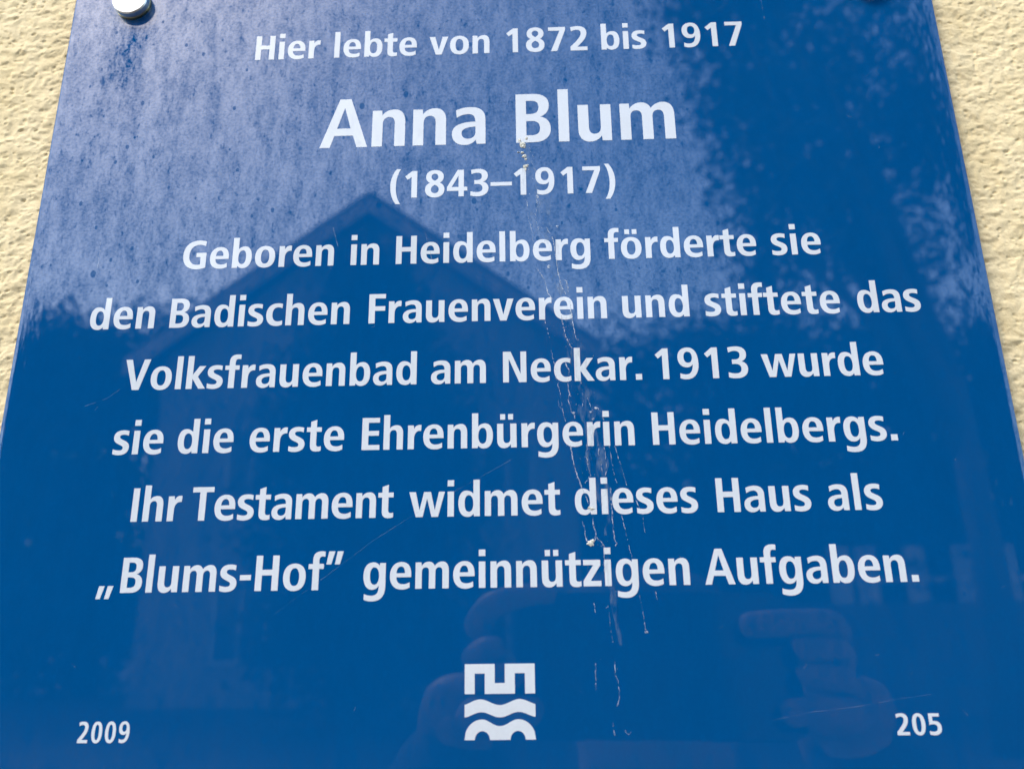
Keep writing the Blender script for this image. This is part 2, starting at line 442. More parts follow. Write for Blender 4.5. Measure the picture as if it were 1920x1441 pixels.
g('3', 425, 50, 57, '18 688 29 577 c 75 599 120 611 165 611 c 235 611 272 577 272 517 c 272 450 230 415 160 415 93 415 93 313 160 313 c 240 313 285 275 285 205 c 285 135 240 98 160 98 c 105 98 55 109 3 128 0 14 c 50 -4 105 -12 160 -12 c 330 -12 425 70 425 200 c 425 290 380 347 297 368 c 370 395 412 450 412 535 c 412 645 330 712 200 712 c 135 712 75 704 18 688')
g('8', 456, 38, 38, '0 190 c 0 70 90 -12 228 -12 c 370 -12 456 70 456 192 c 456 280 420 335 345 372 c 405 410 438 460 438 535 c 438 640 355 712 232 712 c 105 712 20 640 20 532 c 20 460 55 410 112 375 c 35 330 0 280 0 190', '148 530 c 148 580 180 615 230 615 c 280 615 308 580 308 528 c 308 485 280 455 230 425 c 178 455 148 485 148 530', '136 200 c 136 260 175 290 228 322 c 285 290 322 260 322 200 c 322 140 285 100 228 100 c 172 100 136 140 136 200')
g('4', 478, 27, 27, '272 0 396 0 396 148 478 148 478 248 396 248 396 700 252 700 0 248 0 148 272 148', '272 248 110 248 272 548')
g('7', 419, 56, 57, '0 700 419 700 416 600 205 0 57 0 280 597 0 597')
g('2', 413, 58, 61, '0 0 413 0 413 105 168 105 c 330 270 405 380 405 515 c 405 640 320 712 190 712 c 125 712 65 702 8 678 28 562 c 75 590 115 605 160 605 c 230 605 265 570 265 505 c 265 395 150 270 0 107')
g('0', 440, 46, 46, '0 350 c 0 120 80 -12 220 -12 c 360 -12 440 120 440 350 c 440 580 360 712 220 712 c 80 712 0 580 0 350', '134 350 c 134 170 165 95 220 95 c 275 95 306 170 306 350 c 306 530 275 605 220 605 c 165 605 134 530 134 350')
g('5', 425, 50, 57, '25 700 385 700 385 594 148 594 148 446 c 170 451 190 452 212 452 c 345 452 425 370 425 228 c 425 80 325 -12 160 -12 c 105 -12 55 -4 10 14 10 132 c 55 112 100 102 150 102 c 240 102 290 150 290 225 c 290 305 240 347 155 347 c 115 347 75 340 25 325')
g('.', 135, 50, 60, box(0, 0, 135, 132))
g('-', 225, 34, 34, box(0, 215, 225, 320))
g('_', 500, 0, 0, box(0, 252, 500, 348))
g('„', 345, 40, 40, '0 -116 93 -114 165 140 49 140', '180 -116 273 -114 345 140 229 140')
g('”', 350, 30, 40, '0 504 100 504 176 766 49 766', '176 504 276 504 350 766 225 766')
g('(', 244, 36, 20, '144 760 c 50 640 0 480 0 295 c 0 120 50 -50 139 -163 244 -163 c 165 -40 131 110 131 295 c 131 480 170 640 242 760')
g(')', 244, 20, 36, mir(244, G['('][3][0]))
oo = G['o'][3]; g('ö', 465, 38, 38, oo[0], oo[1], box(98, 606, 206, 726), box(266, 606, 374, 726))
uu = G['u'][3]; g('ü', 413, 50, 52, uu[0], box(68, 606, 174, 728), box(238, 606, 343, 728))

def parse(s, seg):
    tok = s.split(); i = 0; pts = []; nums = []
    while i < len(tok):
        if tok[i] == 'c':
            a = [float(x) for x in tok[i + 1:i + 7]]; x0, y0 = pts[-1]; i += 7
            for k in range(1, seg + 1):
                u = k / seg; w = 1 - u
                pts.append((w**3 * x0 + 3 * w * w * u * a[0] + 3 * w * u * u * a[2] + u**3 * a[4],
                            w**3 * y0 + 3 * w * w * u * a[1] + 3 * w * u * u * a[3] + u**3 * a[5]))
        else:
            pts.append((float(tok[i]), float(tok[i + 1]))); i += 2
    if abs(pts[0][0] - pts[-1][0]) + abs(pts[0][1] - pts[-1][1]) < 1e-6: pts.pop()
    return pts

def area(p): return 0.5 * sum(p[i][0] * p[(i + 1) % len(p)][1] - p[(i + 1) % len(p)][0] * p[i][1] for i in range(len(p)))
def inside(pt, poly):
    x, y = pt; c = False
    for i in range(len(poly)):
        (x1, y1), (x2, y2) = poly[i], poly[i - 1]
        if (y1 > y) != (y2 > y) and x < (x2 - x1) * (y - y1) / (y2 - y1) + x1: c = not c
    return c

def fill(contours):
    """flat faces with holes plus thin side walls; returns verts (x, depth 0/1, z) and faces"""
    outer = []; holes = []
    for i, p in enumerate(contours):
        if any(i != j and inside(p[0], q) for j, q in enumerate(contours)): holes.append(p)
        else: outer.append([p])
    for h in holes:
        for o in outer:
            if inside(h[0], o[0]): o.append(h); break
    v = []; f = []
    for grp in outer:
        grp = [q if (area(q) > 0) == (k == 0) else q[::-1] for k, q in enumerate(grp)]
        flat = [p for q in grp for p in q]; b = len(v); n = len(flat)
        tris = tessellate_polygon([[Vector((x, y, 0)) for x, y in q] for q in grp])
        v += [(x, 0, y) for x, y in flat] + [(x, 1, y) for x, y in flat]
        for t3 in tris:
            a = [flat[k] for k in t3]
            t3 = tuple(t3) if area(a) > 0 else tuple(t3)[::-1]
            f.append(tuple(b + k for k in t3))
        s = b
        for q in grp:
            m = len(q)
            for k in range(m):
                i, j = s + k, s + (k + 1) % m
                f.append((i, i + n, j + n, j))
            s += m
    return v, f

CACHE = {}
def glyph(ch, seg):
    if (ch, seg) not in CACHE: CACHE[ch, seg] = fill([parse(s, seg) for s in G[ch][3]])
    return CACHE[ch, seg]

INK = 0.00006
def text_line(words, base_mm, unit, label, seg=7, track=2.0, name='text_line', xs=1.0):
    """words: (text, x of the left ink edge in mm, x of the right ink edge or None)"""
    V = []; F = []
    for txt, x0, x1 in words:
        t = track
        if x1 is not None:
            w = sum(G[c][0] + G[c][1] + G[c][2] for c in txt) - G[txt[0]][1] - G[txt[-1]][2]
            t = ((x1 - x0) / unit / xs - w) / max(1, len(txt) - 1)
            print('TRACK %s %.1f' % (txt, t))
        pen = -G[txt[0]][1]
        for ch in txt:
            w, l, r, _ = G[ch]; v, f = glyph(ch, seg); b = len(V)
            for (x, y, z) in v:
                V.append(((x0 + (pen + l + x) * unit * xs) * 0.001 + OFF.x, -INK * (1 - y) + 0.00004 * y + OFF.y, (base_mm + z * unit) * 0.001 + OFF.z))
            F += [tuple(b + k for k in q) for q in f]
            pen += l + w + r + t
    o = mesh_obj(name, V, F, M['print'], plaque)
    o['label'] = label
    return o

u1 = 9.846 / 700
L = [185.5, 149.45, 129.9, 106.2, 86.1, 65.95, 45.8, 25.7, 5.56]
text_line([('Hier', -94.1, None), ('lebte', -66.2, None), ('von', -32.7, None), ('1872', -5.8, None), ('bis', 27.3, None), ('1917', 48.6, 76.4)], L[0], u1 * 1.01, 'top line of white print reading Hier lebte von 1872 bis 1917')
text_line([('Anna', -69.3, -13.2), ('Blum', -2.9, 50.5)], L[1], 18.875 / 700, 'large white print of the name Anna Blum', 12)
text_line([('(1843', -44.8, -12.3), ('_', -11.6, None), ('1917)', -3.9, 29.4)], L[2], u1, 'white print of the years 1843 to 1917 in brackets')
text_line([('Geboren', -111.5, None), ('in', -56.8, None), ('Heidelberg', -42.2, None), ('förderte', 24.8, None), ('sie', 77.7, 93.3)], L[3], u1, 'white line reading Geboren in Heidelberg förderte sie')
text_line([('den', -139.1, None), ('Badischen', -113.4, None), ('Frauenverein', -50.2, None), ('und', 29.4, None), ('stiftete', 55.0, None), ('das', 102.1, 121.3)], L[4], u1, 'white line reading den Badischen Frauenverein und stiftete das')
text_line([('Volksfrauenbad', -125.6, None), ('am', -30.2, None), ('Neckar.', -8.1, None), ('1913', 38.4, None), ('wurde', 70.6, 107.1)], L[5], u1, 'white line reading Volksfrauenbad am Neckar. 1913 wurde')
text_line([('sie', -126.3, None), ('die', -106.6, None), ('erste', -84.7, None), ('Ehrenbürgerin', -50.7, None), ('Heidelbergs.', 36.2, 108.0)], L[6], u1, 'white line reading sie die erste Ehrenbürgerin Heidelbergs.')
text_line([('Ihr', -118.1, None), ('Testament', -100.3, -40.6), ('widmet', -36.0, None), ('dieses', 12.4, None), ('Haus', 53.5, None), ('als', 85.3, 100.9)], L[7], u1, 'white line reading Ihr Testament widmet dieses Haus als')
text_line([('„', -125.5, None), ('Blums-Hof”', -118.6, None), ('gemeinnützigen', -48.6, None), ('Aufgaben.', 48.3, 107.8)], L[8], u1, 'white bottom line reading Blums-Hof gemeinnützigen Aufgaben.')
text_line([('2009', -125.3, -111.1)], -33.8, u1 * 0.54, 'small white year 2009 at the lower left', 7, 0, 'year_print', 0.88)
text_line([('205', 95.9, 107.7)], -33.8, u1 * 0.54, 'small white number 205 at the lower right', 7, 0, 'number_print', 1.03)

# ---- emblem: battlement, wave and two bridge arches in a square of 7 x 7
def emblem():
    X0, Z0, W = -19.5, -34.0, 19.26
    k = W / 7
    bat = [(0, 4.2), (1, 4.2), (1, 6.1), (2, 6.1), (2, 4.2), (5, 4.2), (5, 6.1), (6, 6.1), (6, 4.2), (7, 4.2), (7, 7), (4, 7), (4, 5.2), (3, 5.2), (3, 7), (0, 7)]
    def top(x): return 3.43 + 0.27 * math.cos((x - 1.55) / 1.95 * math.pi) if x <= 3.5 else top(7 - x)
    def lo(x): return 2.28 + 0.24 * math.cos((x - 1.65) / 1.85 * math.pi) if x <= 3.5 else lo(7 - x)
    xs = [7 * i / 42 for i in range(43)]
    wave = [(x, lo(x)) for x in xs] + [(x, top(x)) for x in reversed(xs)]
    def arch(x):            # outer line
        d = abs((x if x <= 3.5 else 7 - x) - 1.72)
        return math.sqrt(max(0, 1 - (d / 1.74) ** 2)) * 1.86 if x < 1.72 or x > 5.28 else 1.25 + 0.61 * (0.5 + 0.5 * math.cos(min(1, d / 1.74) * math.pi))
    up = [(x, arch(x)) for x in [7 * i / 56 for i in range(57)]]
    low = []
    for c in (1.75, 5.25):
        low += [(c - 0.74 * math.cos(math.pi * a / 12), 0.80 * math.sin(math.pi * a / 12)) for a in range(13)]
    bridge = [(0, 0.0)] + low + [(7, 0.0)] + up[::-1][1:-1]
    V = []; F = []
    for poly in (bat, wave, bridge):
        if area(poly) < 0: poly = poly[::-1]
        v, f = fill([poly]); b = len(V)
        V += [((X0 + x * k) * 0.001 + OFF.x, -INK * (1 - y) + 0.00004 * y + OFF.y, (Z0 + z * k) * 0.001 + OFF.z) for x, y, z in v]
        F += [tuple(b + i for i in q) for q in f]
    o = mesh_obj('emblem', V, F, M['print'], plaque)
    o['label'] = 'white city emblem of battlement, wave and bridge arches'
emblem()

# ---- fixing screws
def fixing(x, z, label):
    def lathe(name, prof, mat, parent):
        seg = 48; v = []; f = []
        for r, y in prof:
            for k in range(seg):
                a = 2 * math.pi * k / seg; v.append((r * math.cos(a), y, r * math.sin(a)))
        for i in range(len(prof) - 1):
            for k in range(seg):
                a = i * seg + k; b = i * seg + (k + 1) % seg; f.append((a, b, b + seg, a + seg))
        f.append(tuple((len(prof) - 1) * seg + k for k in range(seg)))
        o = mesh_obj(name, v, f, mat, parent, True)
        bm = bmesh.new(); bm.from_mesh(o.data); bmesh.ops.recalc_face_normals(bm, faces=bm.faces)
        for e in bm.edges:
            if len(e.link_faces) == 2 and e.calc_face_angle() > 0.6: e.smooth = False
        bm.to_mesh(o.data); bm.free()
        return o
    c = lathe('screw_cap', [(0.0056, 0), (0.0056, -0.0012), (0.00635, -0.0012), (0.00635, -0.0029), (0.0060, -0.0034), (0.0054, -0.0035)], M['steel'], plaque)
    c.location = (x + OFF.x, OFF.y, z + OFF.z); c['label'] = label
    lathe('collar', [(0.0064, 0.00002), (0.0064, -0.0009), (0.0060, -0.00119), (0.0050, -0.00119)], M['brass'], c)
    lathe('spacer', [(0.0055, TH), (0.0055, WALL_Y + 0.0002)], M['steel'], c)
    return c
fixing(-0.1402, 0.2107, 'round metal screw cap at the upper left corner')
fixing(0.1216, 0.2107, 'round metal screw cap at the upper right corner')
fixing(-0.1402, -0.0680, 'round metal screw cap at the lower left corner')
fixing(0.1216, -0.0680, 'round metal screw cap at the lower right corner')

# ---- dried splash with runs, scratches (all in mm on the face)
def ribbon(mb, pts, w, y, jitter=0.25, gap=0.0, step=0.5):
    P = [Vector((a, b)) for a, b in pts]; dense = []
    for i in range(len(P) - 1):
        n = max(1, int((P[i + 1] - P[i]).length / step))
        for k in range(n): dense.append(P[i].lerp(P[i + 1], k / n))
    dense.append(P[-1])
    if len(dense) < 2: return
    run = []
    def flush():
        if len(run) >= 2:
            b = len(mb.v)
            for i, (p, ww) in enumerate(run):
                d = (run[min(i + 1, len(run) - 1)][0] - run[max(i - 1, 0)][0]).normalized(); nrm = Vector((-d.y, d.x)) * ww
                for q in (p - nrm, p + nrm): mb.v.append((q.x * 0.001 + OFF.x, y + OFF.y, q.y * 0.001 + OFF.z))
            for i in range(len(run) - 1): mb.f.append((b + 2 * i, b + 2 * i + 1, b + 2 * i + 3, b + 2 * i + 2))
        run.clear()
    for p in dense:
        if random.random() < gap: flush(); continue
        run.append((p + Vector((random.uniform(-1, 1), random.uniform(-1, 1))) * jitter, w * random.uniform(0.35, 1.3) * 0.5))
    flush()

def blob(mb, c, r, y, n=14, rough=0.35, h=0.0, sz=1.0):
    b = len(mb.v); mb.v.append((c[0] * 0.001 + OFF.x, y - h + OFF.y, c[1] * 0.001 + OFF.z))
    for k in range(n):
        a = 2 * math.pi * k / n; rr = r * (1 + random.uniform(-rough, rough))
        mb.v.append(((c[0] + rr * math.cos(a)) * 0.001 + OFF.x, y + OFF.y, (c[1] + rr * sz * math.sin(a)) * 0.001 + OFF.z))
    for k in range(n): mb.f.append((b, b + 1 + k, b + 1 + (k + 1) % n))

S = {'main': [
 [(1.5, 148.6), (1.9, 145.8), (2.9, 143.5), (2.0, 142.3), (2.8, 139.8), (3.9, 137.5)], [(0.9, 139.8), (1.9, 137.0), (2.5, 134.8)],
 [(-1.9, 131.0), (0.2, 127.5), (0.5, 122.1), (1.7, 116.3), (2.4, 108.8)], [(2.7, 103.9), (5.2, 99.9), (6.3, 94.9), (7.9, 92.6)],
 [(2.9, 130.8), (3.7, 126.4), (2.9, 121.1), (3.9, 116.3)], [(6.5, 117.9), (8.5, 113.3), (9.5, 103.9), (10.2, 98.4), (11.8, 94.3)],
 [(11.3, 99.5), (12.3, 98.8), (13.0, 93.8), (13.6, 85.7), (14.6, 79.5), (15.4, 79.1)], [(9.9, 89.4), (11.3, 80.5), (13.2, 76.5)],
 [(4.9, 87.3), (6.0, 81.5), (6.7, 79.3)], [(6.8, 75.8), (7.6, 71.9), (8.1, 66.8), (9.1, 62.3), (9.5, 59.0), (9.9, 56.1), (10.4, 53.4)],
 [(11.0, 71.8), (12.2, 69.2), (11.6, 65.9), (11.7, 63.3), (12.1, 61.8), (11.5, 59.8), (12.0, 57.9), (12.3, 56.3), (13.1, 55.8), (13.3, 54.1)],
 [(15.5, 66.6), (15.8, 62.2), (15.9, 59.3), (15.7, 57.4)], [(17.4, 60.5), (18.0, 58.6), (18.7, 56.5)], [(19.5, 57.5), (20.4, 57.3), (21.3, 55.6), (21.9, 53.6)],
 [(11.8, 46.0), (12.2, 42.0), (13.1, 38.0), (14.5, 33.7), (16.6, 28.6)], [(16.5, 46.3), (16.5, 40.3), (17.3, 37.1), (15.7, 34.8)],
 [(19.8, 48.3), (20.0, 43.5), (20.7, 38.7), (21.2, 36.3)], [(21.7, 46.6), (22.1, 39.4), (21.6, 36.3)], [(23.2, 45.8), (24.0, 38.2), (25.0, 33.9)],
 [(24.8, 45.8), (26.4, 39.4), (27.7, 33.8)], [(23.0, 33.1), (23.0, 24.2), (23.4, 18.5), (24.0, 17.4), (23.5, 16.5)], [(25.7, 25.7), (26.6, 21.1), (27.5, 15.9), (28.3, 12.9)],
 [(30.2, 29.5), (31.7, 25.6), (32.3, 20.3)], [(14.3, 23.6), (15.0, 21.7), (14.9, 19.8), (15.4, 18.1), (16.5, 16.8), (17.7, 17.9), (18.2, 20.1), (17.5, 22.8), (17.4, 24.7)],
 [(18.3, 19.0), (20.3, 17.1), (20.1, 8.2)], [(29.5, 3.0), (30.2, -0.7), (30.8, -6.4)], [(20.7, 0.2), (21.1, -4.1), (21.1, -7.3), (21.7, -9.8)], [(16.8, 1.3), (16.9, -1.6)],
 [(21.9, -14.7), (21.7, -17.8), (22.5, -19.8), (22.7, -23.6), (21.6, -26.6)], [(16.5, -15.0), (16.4, -21.8)], [(20.4, -29.9), (20.9, -33.3)],
 [(23.8, -32.0), (24.5, -33.0), (25.3, -32.3)], [(33.8, 5.4), (34.5, 1.8)]]}
mb = MB()
for k, pts in enumerate(S['main']):
    dense = k in (3, 5, 6, 7, 10, 13, 14, 20, 23)
    ribbon(mb, pts, 0.22 if dense else 0.13, -0.00016, 0.14, 0.08 if dense else 0.16, 0.35)
    if dense: ribbon(mb, pts, 0.10, -0.00014, 0.22, 0.3)
for (x, z, n_, s_) in ((1.0, 138, 26, 2.4), (5.5, 112, 26, 2.2), (12.5, 82, 22, 1.6), (14, 62, 26, 3), (16.5, 42, 24, 3.2), (18, 20, 18, 2.5), (21, -12, 4, 2)):
    for _ in range(n_): blob(mb, (random.gauss(x, s_), random.gauss(z, s_ * 3)), random.uniform(0.04, 0.11), -0.00015, 6)
for c, r in (((30.9, -6.9), 0.45), ((3.6, 129.0), 0.5), ((6.8, 104.1), 0.5), ((9.9, 118), 0.4), ((13.0, 56.0), 0.4), ((19.6, 57.4), 0.35), ((18.7, 54), 0.4), ((18.2, 56.2), 0.35)):
    blob(mb, c, r, -0.00018, 9)
o = mb.build('dried_runs', M['deposit'], plaque); o['kind'] = 'stuff'; o['label'] = 'thin whitish dried runs trailing down across the lettering'
mb = MB()
for c, r, h, sz in (((-0.3, 144.3), 0.75, 0.0003, 0.8), ((-0.9, 145.6), 0.6, 0.0003, 0.7), ((0.2, 143.1), 0.4, 0.0002, 1.0), ((-0.1, 140.4), 0.75, 0.0003, 0.8), ((0.7, 140.9), 0.4, 0.0002, 0.6), ((0.0, 139.3), 0.35, 0.0002, 1.4),
                    ((-0.9, 148.9), 1.05, 0.0003, 0.7), ((-1.7, 150.3), 0.5, 0.0002, 1.2), ((0.6, 151.0), 0.45, 0.0002, 1.3), ((-0.6, 147.9), 0.9, 0.0003, 0.6), ((-2.2, 145.8), 0.45, 0.0002, 0.4),
                    ((16.5, 17.5), 1.05, 0.00035, 0.8), ((17.1, 18.1), 0.6, 0.0002, 0.8), ((17.3, 27.3), 0.7, 0.0003, 0.6), ((16.6, 27.6), 0.5, 0.0002, 0.6)):
    if c[1] < 100 and len(mb.v) > 150:
        o = mb.build('dried_crust', M['crust'], plaque); o['label'] = 'creamy dried crusts at the top of the splash'; mb = MB()
    blob(mb, c, r, -0.00012, 16, 0.3, h, sz)
o = mb.build('dried_crust', M['crust'], plaque); o['label'] = 'creamy dried drop lower down below the word dieses'
mb = MB()
for cx, z0, z1, w0 in ((-0.2, 150, 112, 3.6), (6.0, 128, 92, 4.5), (10.5, 100, 70, 4.0), (14.5, 80, 40, 4.5), (18, 52, 20, 5.0), (20, 18, -10, 2.0)):
    P = [(cx + (k / 8) * 4.0, z0 + (z1 - z0) * k / 8) for k in range(9)]
    ribbon(mb, P, w0, -0.00011, 0.3, 0.0, 2.5)
o = mb.build('dried_film', M['film'], plaque); o['label'] = 'faint greyish film between the dried runs'
mb = MB()
for pts, w in (([(-73.4, -0.7), (-60.3, 8.7), (-46.1, 19.2), (-32.4, 27.7), (-5.7, 42.2)], 0.07), ([(63.2, -29.8), (73.6, -27.9), (85.1, -26.8), (98.2, -24.7), (106.9, -23.7)], 0.08),
               ([(-63.0, 119.6), (-61.1, 112.8)], 0.3), ([(-32.9, 117.3), (-30.5, 107.3)], 0.2), ([(-160.6, 110.3), (-160.4, 94.4)], 0.2), ([(-160.6, 80.5), (-161.0, 68.9)], 0.2),
               ([(-160.5, 56.3), (-160.4, 45.2)], 0.22), ([(-139.3, 116.8), (-139.1, 107.3)], 0.22), ([(-136.6, 61.1), (-130.2, 63.3), (-126.5, 66.2)], 0.12), ([(84.1, 204.4), (84.5, 196.2)], 0.2),
               ([(33.6, 175.7), (33.9, 173.5)], 0.3), ([(8.5, 60), (8.7, 58.2), (9.9, 56.6), (11.6, 56.4)], 0.1)):
    ribbon(mb, pts, w, -0.00013, 0.02, 0.02, 1.0)
for _ in range(90):
    x, z = random.uniform(-155, 138), random.uniform(-45, 205); a = random.gauss(R(80), 0.7); l = random.uniform(0.3, 1.8)
    ribbon(mb, [(x, z), (x + l * math.cos(a), z + l * math.sin(a))], random.uniform(0.05, 0.14), -0.00013, 0.03, 0.05, 0.5)
o = mb.build('scratches', M['scratch'], plaque); o['kind'] = 'stuff'; o['label'] = 'fine pale scratches in the gloss'

# ------------------------------------------------------------------ what the gloss mirrors: the street behind the photographer
M['asphalt'] = simple('asphalt', (0.055, 0.055, 0.056), 0.85, 0, 0.2, 3, 0.4)
M['paving'] = simple('paving_stone', (0.20, 0.19, 0.18), 0.85, 0, 0.15, 6, 0.3)
M['render'] = simple('pale_house_render', (0.32, 0.28, 0.275), 0.9, 0, 0.12, 4, 0.2)
M['board'] = simple('weathered_board', (0.50, 0.43, 0.42), 0.7, 0, 0.15, 5)
M['roof'] = simple('dark_clay_tile', (0.07, 0.045, 0.038), 0.8, 0, 0.3, 6, 0.4)
M['frame'] = simple('window_frame', (0.55, 0.54, 0.52), 0.5)
M['bark'] = simple('bark', (0.07, 0.055, 0.042), 0.9, 0, 0.3, 12, 0.8)
M['stone'] = simple('grey_stone', (0.09, 0.085, 0.08), 0.9, 0, 0.3, 5, 0.5)
M['pale'] = simple('pale_fence_paint', (0.42, 0.40, 0.40), 0.6)
m, t, p = new_mat('dark_pane'); p.inputs['Base Color'].default_value = (0.02, 0.025, 0.03, 1); p.inputs['Roughness'].default_value = 0.1; M['pane'] = m
def leaf_mat(name, a, b):
    m, t, p = new_mat(name)
    t.links.new(mixc(t, noise(t, obj_vec(t), 1.3, 4), a, b), p.inputs['Base Color'])
    p.inputs['Roughness'].default_value = 0.7; p.inputs['Specular IOR Level'].default_value = 0.2
    return m
M['leaf'] = leaf_mat('broad_leaf', (0.022, 0.040, 0.012), (0.045, 0.075, 0.022))
M['needle'] = leaf_mat('conifer_leaf', (0.012, 0.022, 0.010), (0.025, 0.040, 0.016))

GZ = -1.6
gr = MB(); gr.add([(-150, -160, GZ), (150, -160, GZ), (150, -2.2, GZ), (-150, -2.2, GZ)], [(0, 1, 2, 3)])
tag(gr.build('ground', M['asphalt']), kind='structure')
pv = MB(); pv.box((-40, -2.2, GZ - 0.1), (40, WALL_Y, GZ + 0.12)); tag(pv.build('pavement', M['paving']), kind='structure')

# wooded hill closing the far end of the street
hx = np.linspace(-170, 170, 60); hv = []; hf = []
for i, x in enumerate(hx):
    top = 11 + 5 * math.sin(x * 0.021 + 1) + 1.5 * math.sin(x * 0.13) + 0.8 * math.sin(x * 0.41)
    hv += [(x, -95, GZ - 0.5), (x, -102, top * 0.55), (x, -118, top), (x, -170, top + 2)]
for i in range(59):
    for k in range(3): a = i * 4 + k; hf.append((a, a + 4, a + 5, a + 1))
tag(mesh_obj('hill', hv, hf, M['needle'], None, True), kind='structure')

# house with a gable to the street
house = empty('gabled_house', (-3.15, -14, GZ))
tag(house, 'gabled house across the street seen only as a reflection in the plaque', 'house')
HX, HY = -3.15, -14.0
def hb(name, mbx, mat, parent=house, off=None):
    lo = off or Vector(parent.location)
    mbx.v = [tuple(Vector(q) - lo) for q in mbx.v]
    return mbx.build(name, mat, parent)
sl_, AP = 0.735, 8.14
w = MB(); hw = 4.0
w.prism([(HX - hw, GZ), (HX + hw, GZ), (HX + hw, AP - 0.35 - sl_ * hw), (HX, AP - 0.35), (HX - hw, AP - 0.35 - sl_ * hw)], HY - 0.01, HY - 11)
hb('wall', w, M['render'])
rf = MB(); ov = 4.5
for s in (-1, 1):
    a = [(HX, AP), (HX + s * ov, AP - sl_ * ov), (HX + s * ov, AP - sl_ * ov - 0.18), (HX, AP - 0.2)]
    if s < 0: a = a[::-1]
    rf.prism(a, HY + 0.45, HY - 11.5)
hb('roof', rf, M['roof'])
bb = MB()
for s in (-1, 1):
    a = [(HX, AP - 0.16), (HX + s * (ov + 0.05), AP - 0.16 - sl_ * (ov + 0.05)), (HX + s * (ov + 0.05), AP - 0.50 - sl_ * (ov + 0.05)), (HX, AP - 0.50)]
    if s < 0: a = a[::-1]
    bb.prism(a, HY + 0.52, HY + 0.455)
hb('bargeboard', bb, M['board'])
for wx, wz, ww, wh in ((-0.7, 4.9, 0.9, 1.1), (-2.6, 1.9, 1.0, 1.5), (2.2, 1.9, 1.0, 1.5), (-2.6, -0.9, 1.0, 1.5), (2.2, -0.9, 1.0, 1.5)):
    f_ = MB(); x0 = HX + wx; t_ = 0.07
    for a, b in (((x0, wz), (x0 + ww, wz + t_)), ((x0, wz + wh - t_), (x0 + ww, wz + wh)), ((x0, wz + t_), (x0 + t_, wz + wh - t_)), ((x0 + ww - t_, wz + t_), (x0 + ww, wz + wh - t_)), ((x0 + ww / 2 - t_ / 2, wz + t_), (x0 + ww / 2 + t_ / 2, wz + wh - t_))):
        f_.box((a[0], HY + 0.0, a[1]), (b[0], HY + 0.06, b[1]))
    fo = hb('window', f_, M['frame'])
    g_ = MB(); g_.box((x0 + t_, HY + 0.0, wz + t_), (x0 + ww - t_, HY + 0.02, wz + wh - t_))
    g_.v = [tuple(Vector(q) - Vector(house.location)) for q in g_.v]; go = g_.build('pane', M['pane'], fo)
dr = MB(); dr.box((HX - 0.5, HY, GZ), (HX + 0.5, HY + 0.05, GZ + 2.1)); hb('door', dr, M['roof'])

def leaves(name, blobs, n, size, mat, parent, seed, origin, per=14, spread=1.5):
    r = np.random.default_rng(seed)
    wts = np.array([b[3] * b[4] * b[5] for b in blobs]); wts /= wts.sum()
    idx = r.choice(len(blobs), n, p=wts)
    B = np.array(blobs)[idx]
    d = r.normal(size=(n, 3)); d /= np.linalg.norm(d, axis=1, keepdims=True)
    rad = r.random((n, 1)) ** 0.45
    # twig clusters
    c = B[:, :3] + d * rad * B[:, 3:6] - np.array(origin)
    nc = max(1, n // per); cen = c[:nc][r.integers(0, nc, n)]
    c = cen + r.normal(size=(n, 3)) * size * spread
    a = r.normal(size=(n, 3)); a /= np.linalg.norm(a, axis=1, keepdims=True)
    b = np.cross(a, r.normal(size=(n, 3))); b /= np.linalg.norm(b, axis=1, keepdims=True)
    s = size * (0.6 + 0.8 * r.random((n, 1)))
    V = np.stack([c - a * s * 0.5, c + b * s * 0.3, c + a * s * 0.5, c - b * s * 0.3], 1).reshape(-1, 3)
    F = np.arange(4 * n).reshape(n, 4)
    return np_mesh(name, V, F, mat, parent)

def tree(name, label, base, trunk_h, blobs, n, size, mat, seed, limbs=6, cat='tree', group=None, per=14, spread=1.5):
    root = empty(name, base); tag(root, label, cat, group)
    r = random.Random(seed)
    mb = MB(); b = Vector(base)
    mb.tube([(0, 0, 0), (0.05, 0.02, trunk_h * 0.5), (0, 0, trunk_h)], [0.26, 0.2, 0.15], 10)
    for k in range(limbs):
        bl = blobs[k % len(blobs)]; tgt = Vector(bl[:3]) - b
        st = Vector((0, 0, trunk_h * r.uniform(0.7, 1)))
        mid = st.lerp(tgt, 0.5) + Vector((r.uniform(-.3, .3), r.uniform(-.3, .3), 0.3))
        mb.tube([st, mid, tgt], [0.12, 0.07, 0.02], 7)
    mb.build('trunk', M['bark'], root, True)
    leaves('crown', blobs, n, size, mat, root, seed, base, per, spread)
    return root
r = random.Random(3)
bl = []
for k in range(20):
    x = r.uniform(2.55, 4.0); z = r.uniform(3.9, 9.6); bl.append((x, -9 + r.uniform(-1.2, 1.2), z, 0.8, 0.9, 0.8))
for k in range(34):
    x = r.uniform(3.9, 6.5); z = r.uniform(4.0, 9.4); bl.append((x, -9 + r.uniform(-0.9, 0.9), z, 0.75, 0.5, 0.62))
tree('broadleaf_tree', 'tall broadleaf tree mirrored on the right half of the plaque', (5.2, -9, GZ), 4.2, bl, 16500, 0.15, M['leaf'], 21, 12, per=60, spread=1.7)
tree('conifer', 'dark dense conifer standing before the gabled house, mirrored in the plaque', (-2.55, -11, GZ), 4.0,
     [(-2.5 + 0.03 * (5 - z), -11, z, w_, 0.8, 0.7) for z, w_ in ((5.0, 0.6), (4.3, 1.15), (3.5, 1.6), (2.6, 1.8), (1.8, 1.85), (1.0, 1.9), (0.2, 1.9), (-0.6, 1.9))], 30000, 0.13, M['needle'], 5, 4)
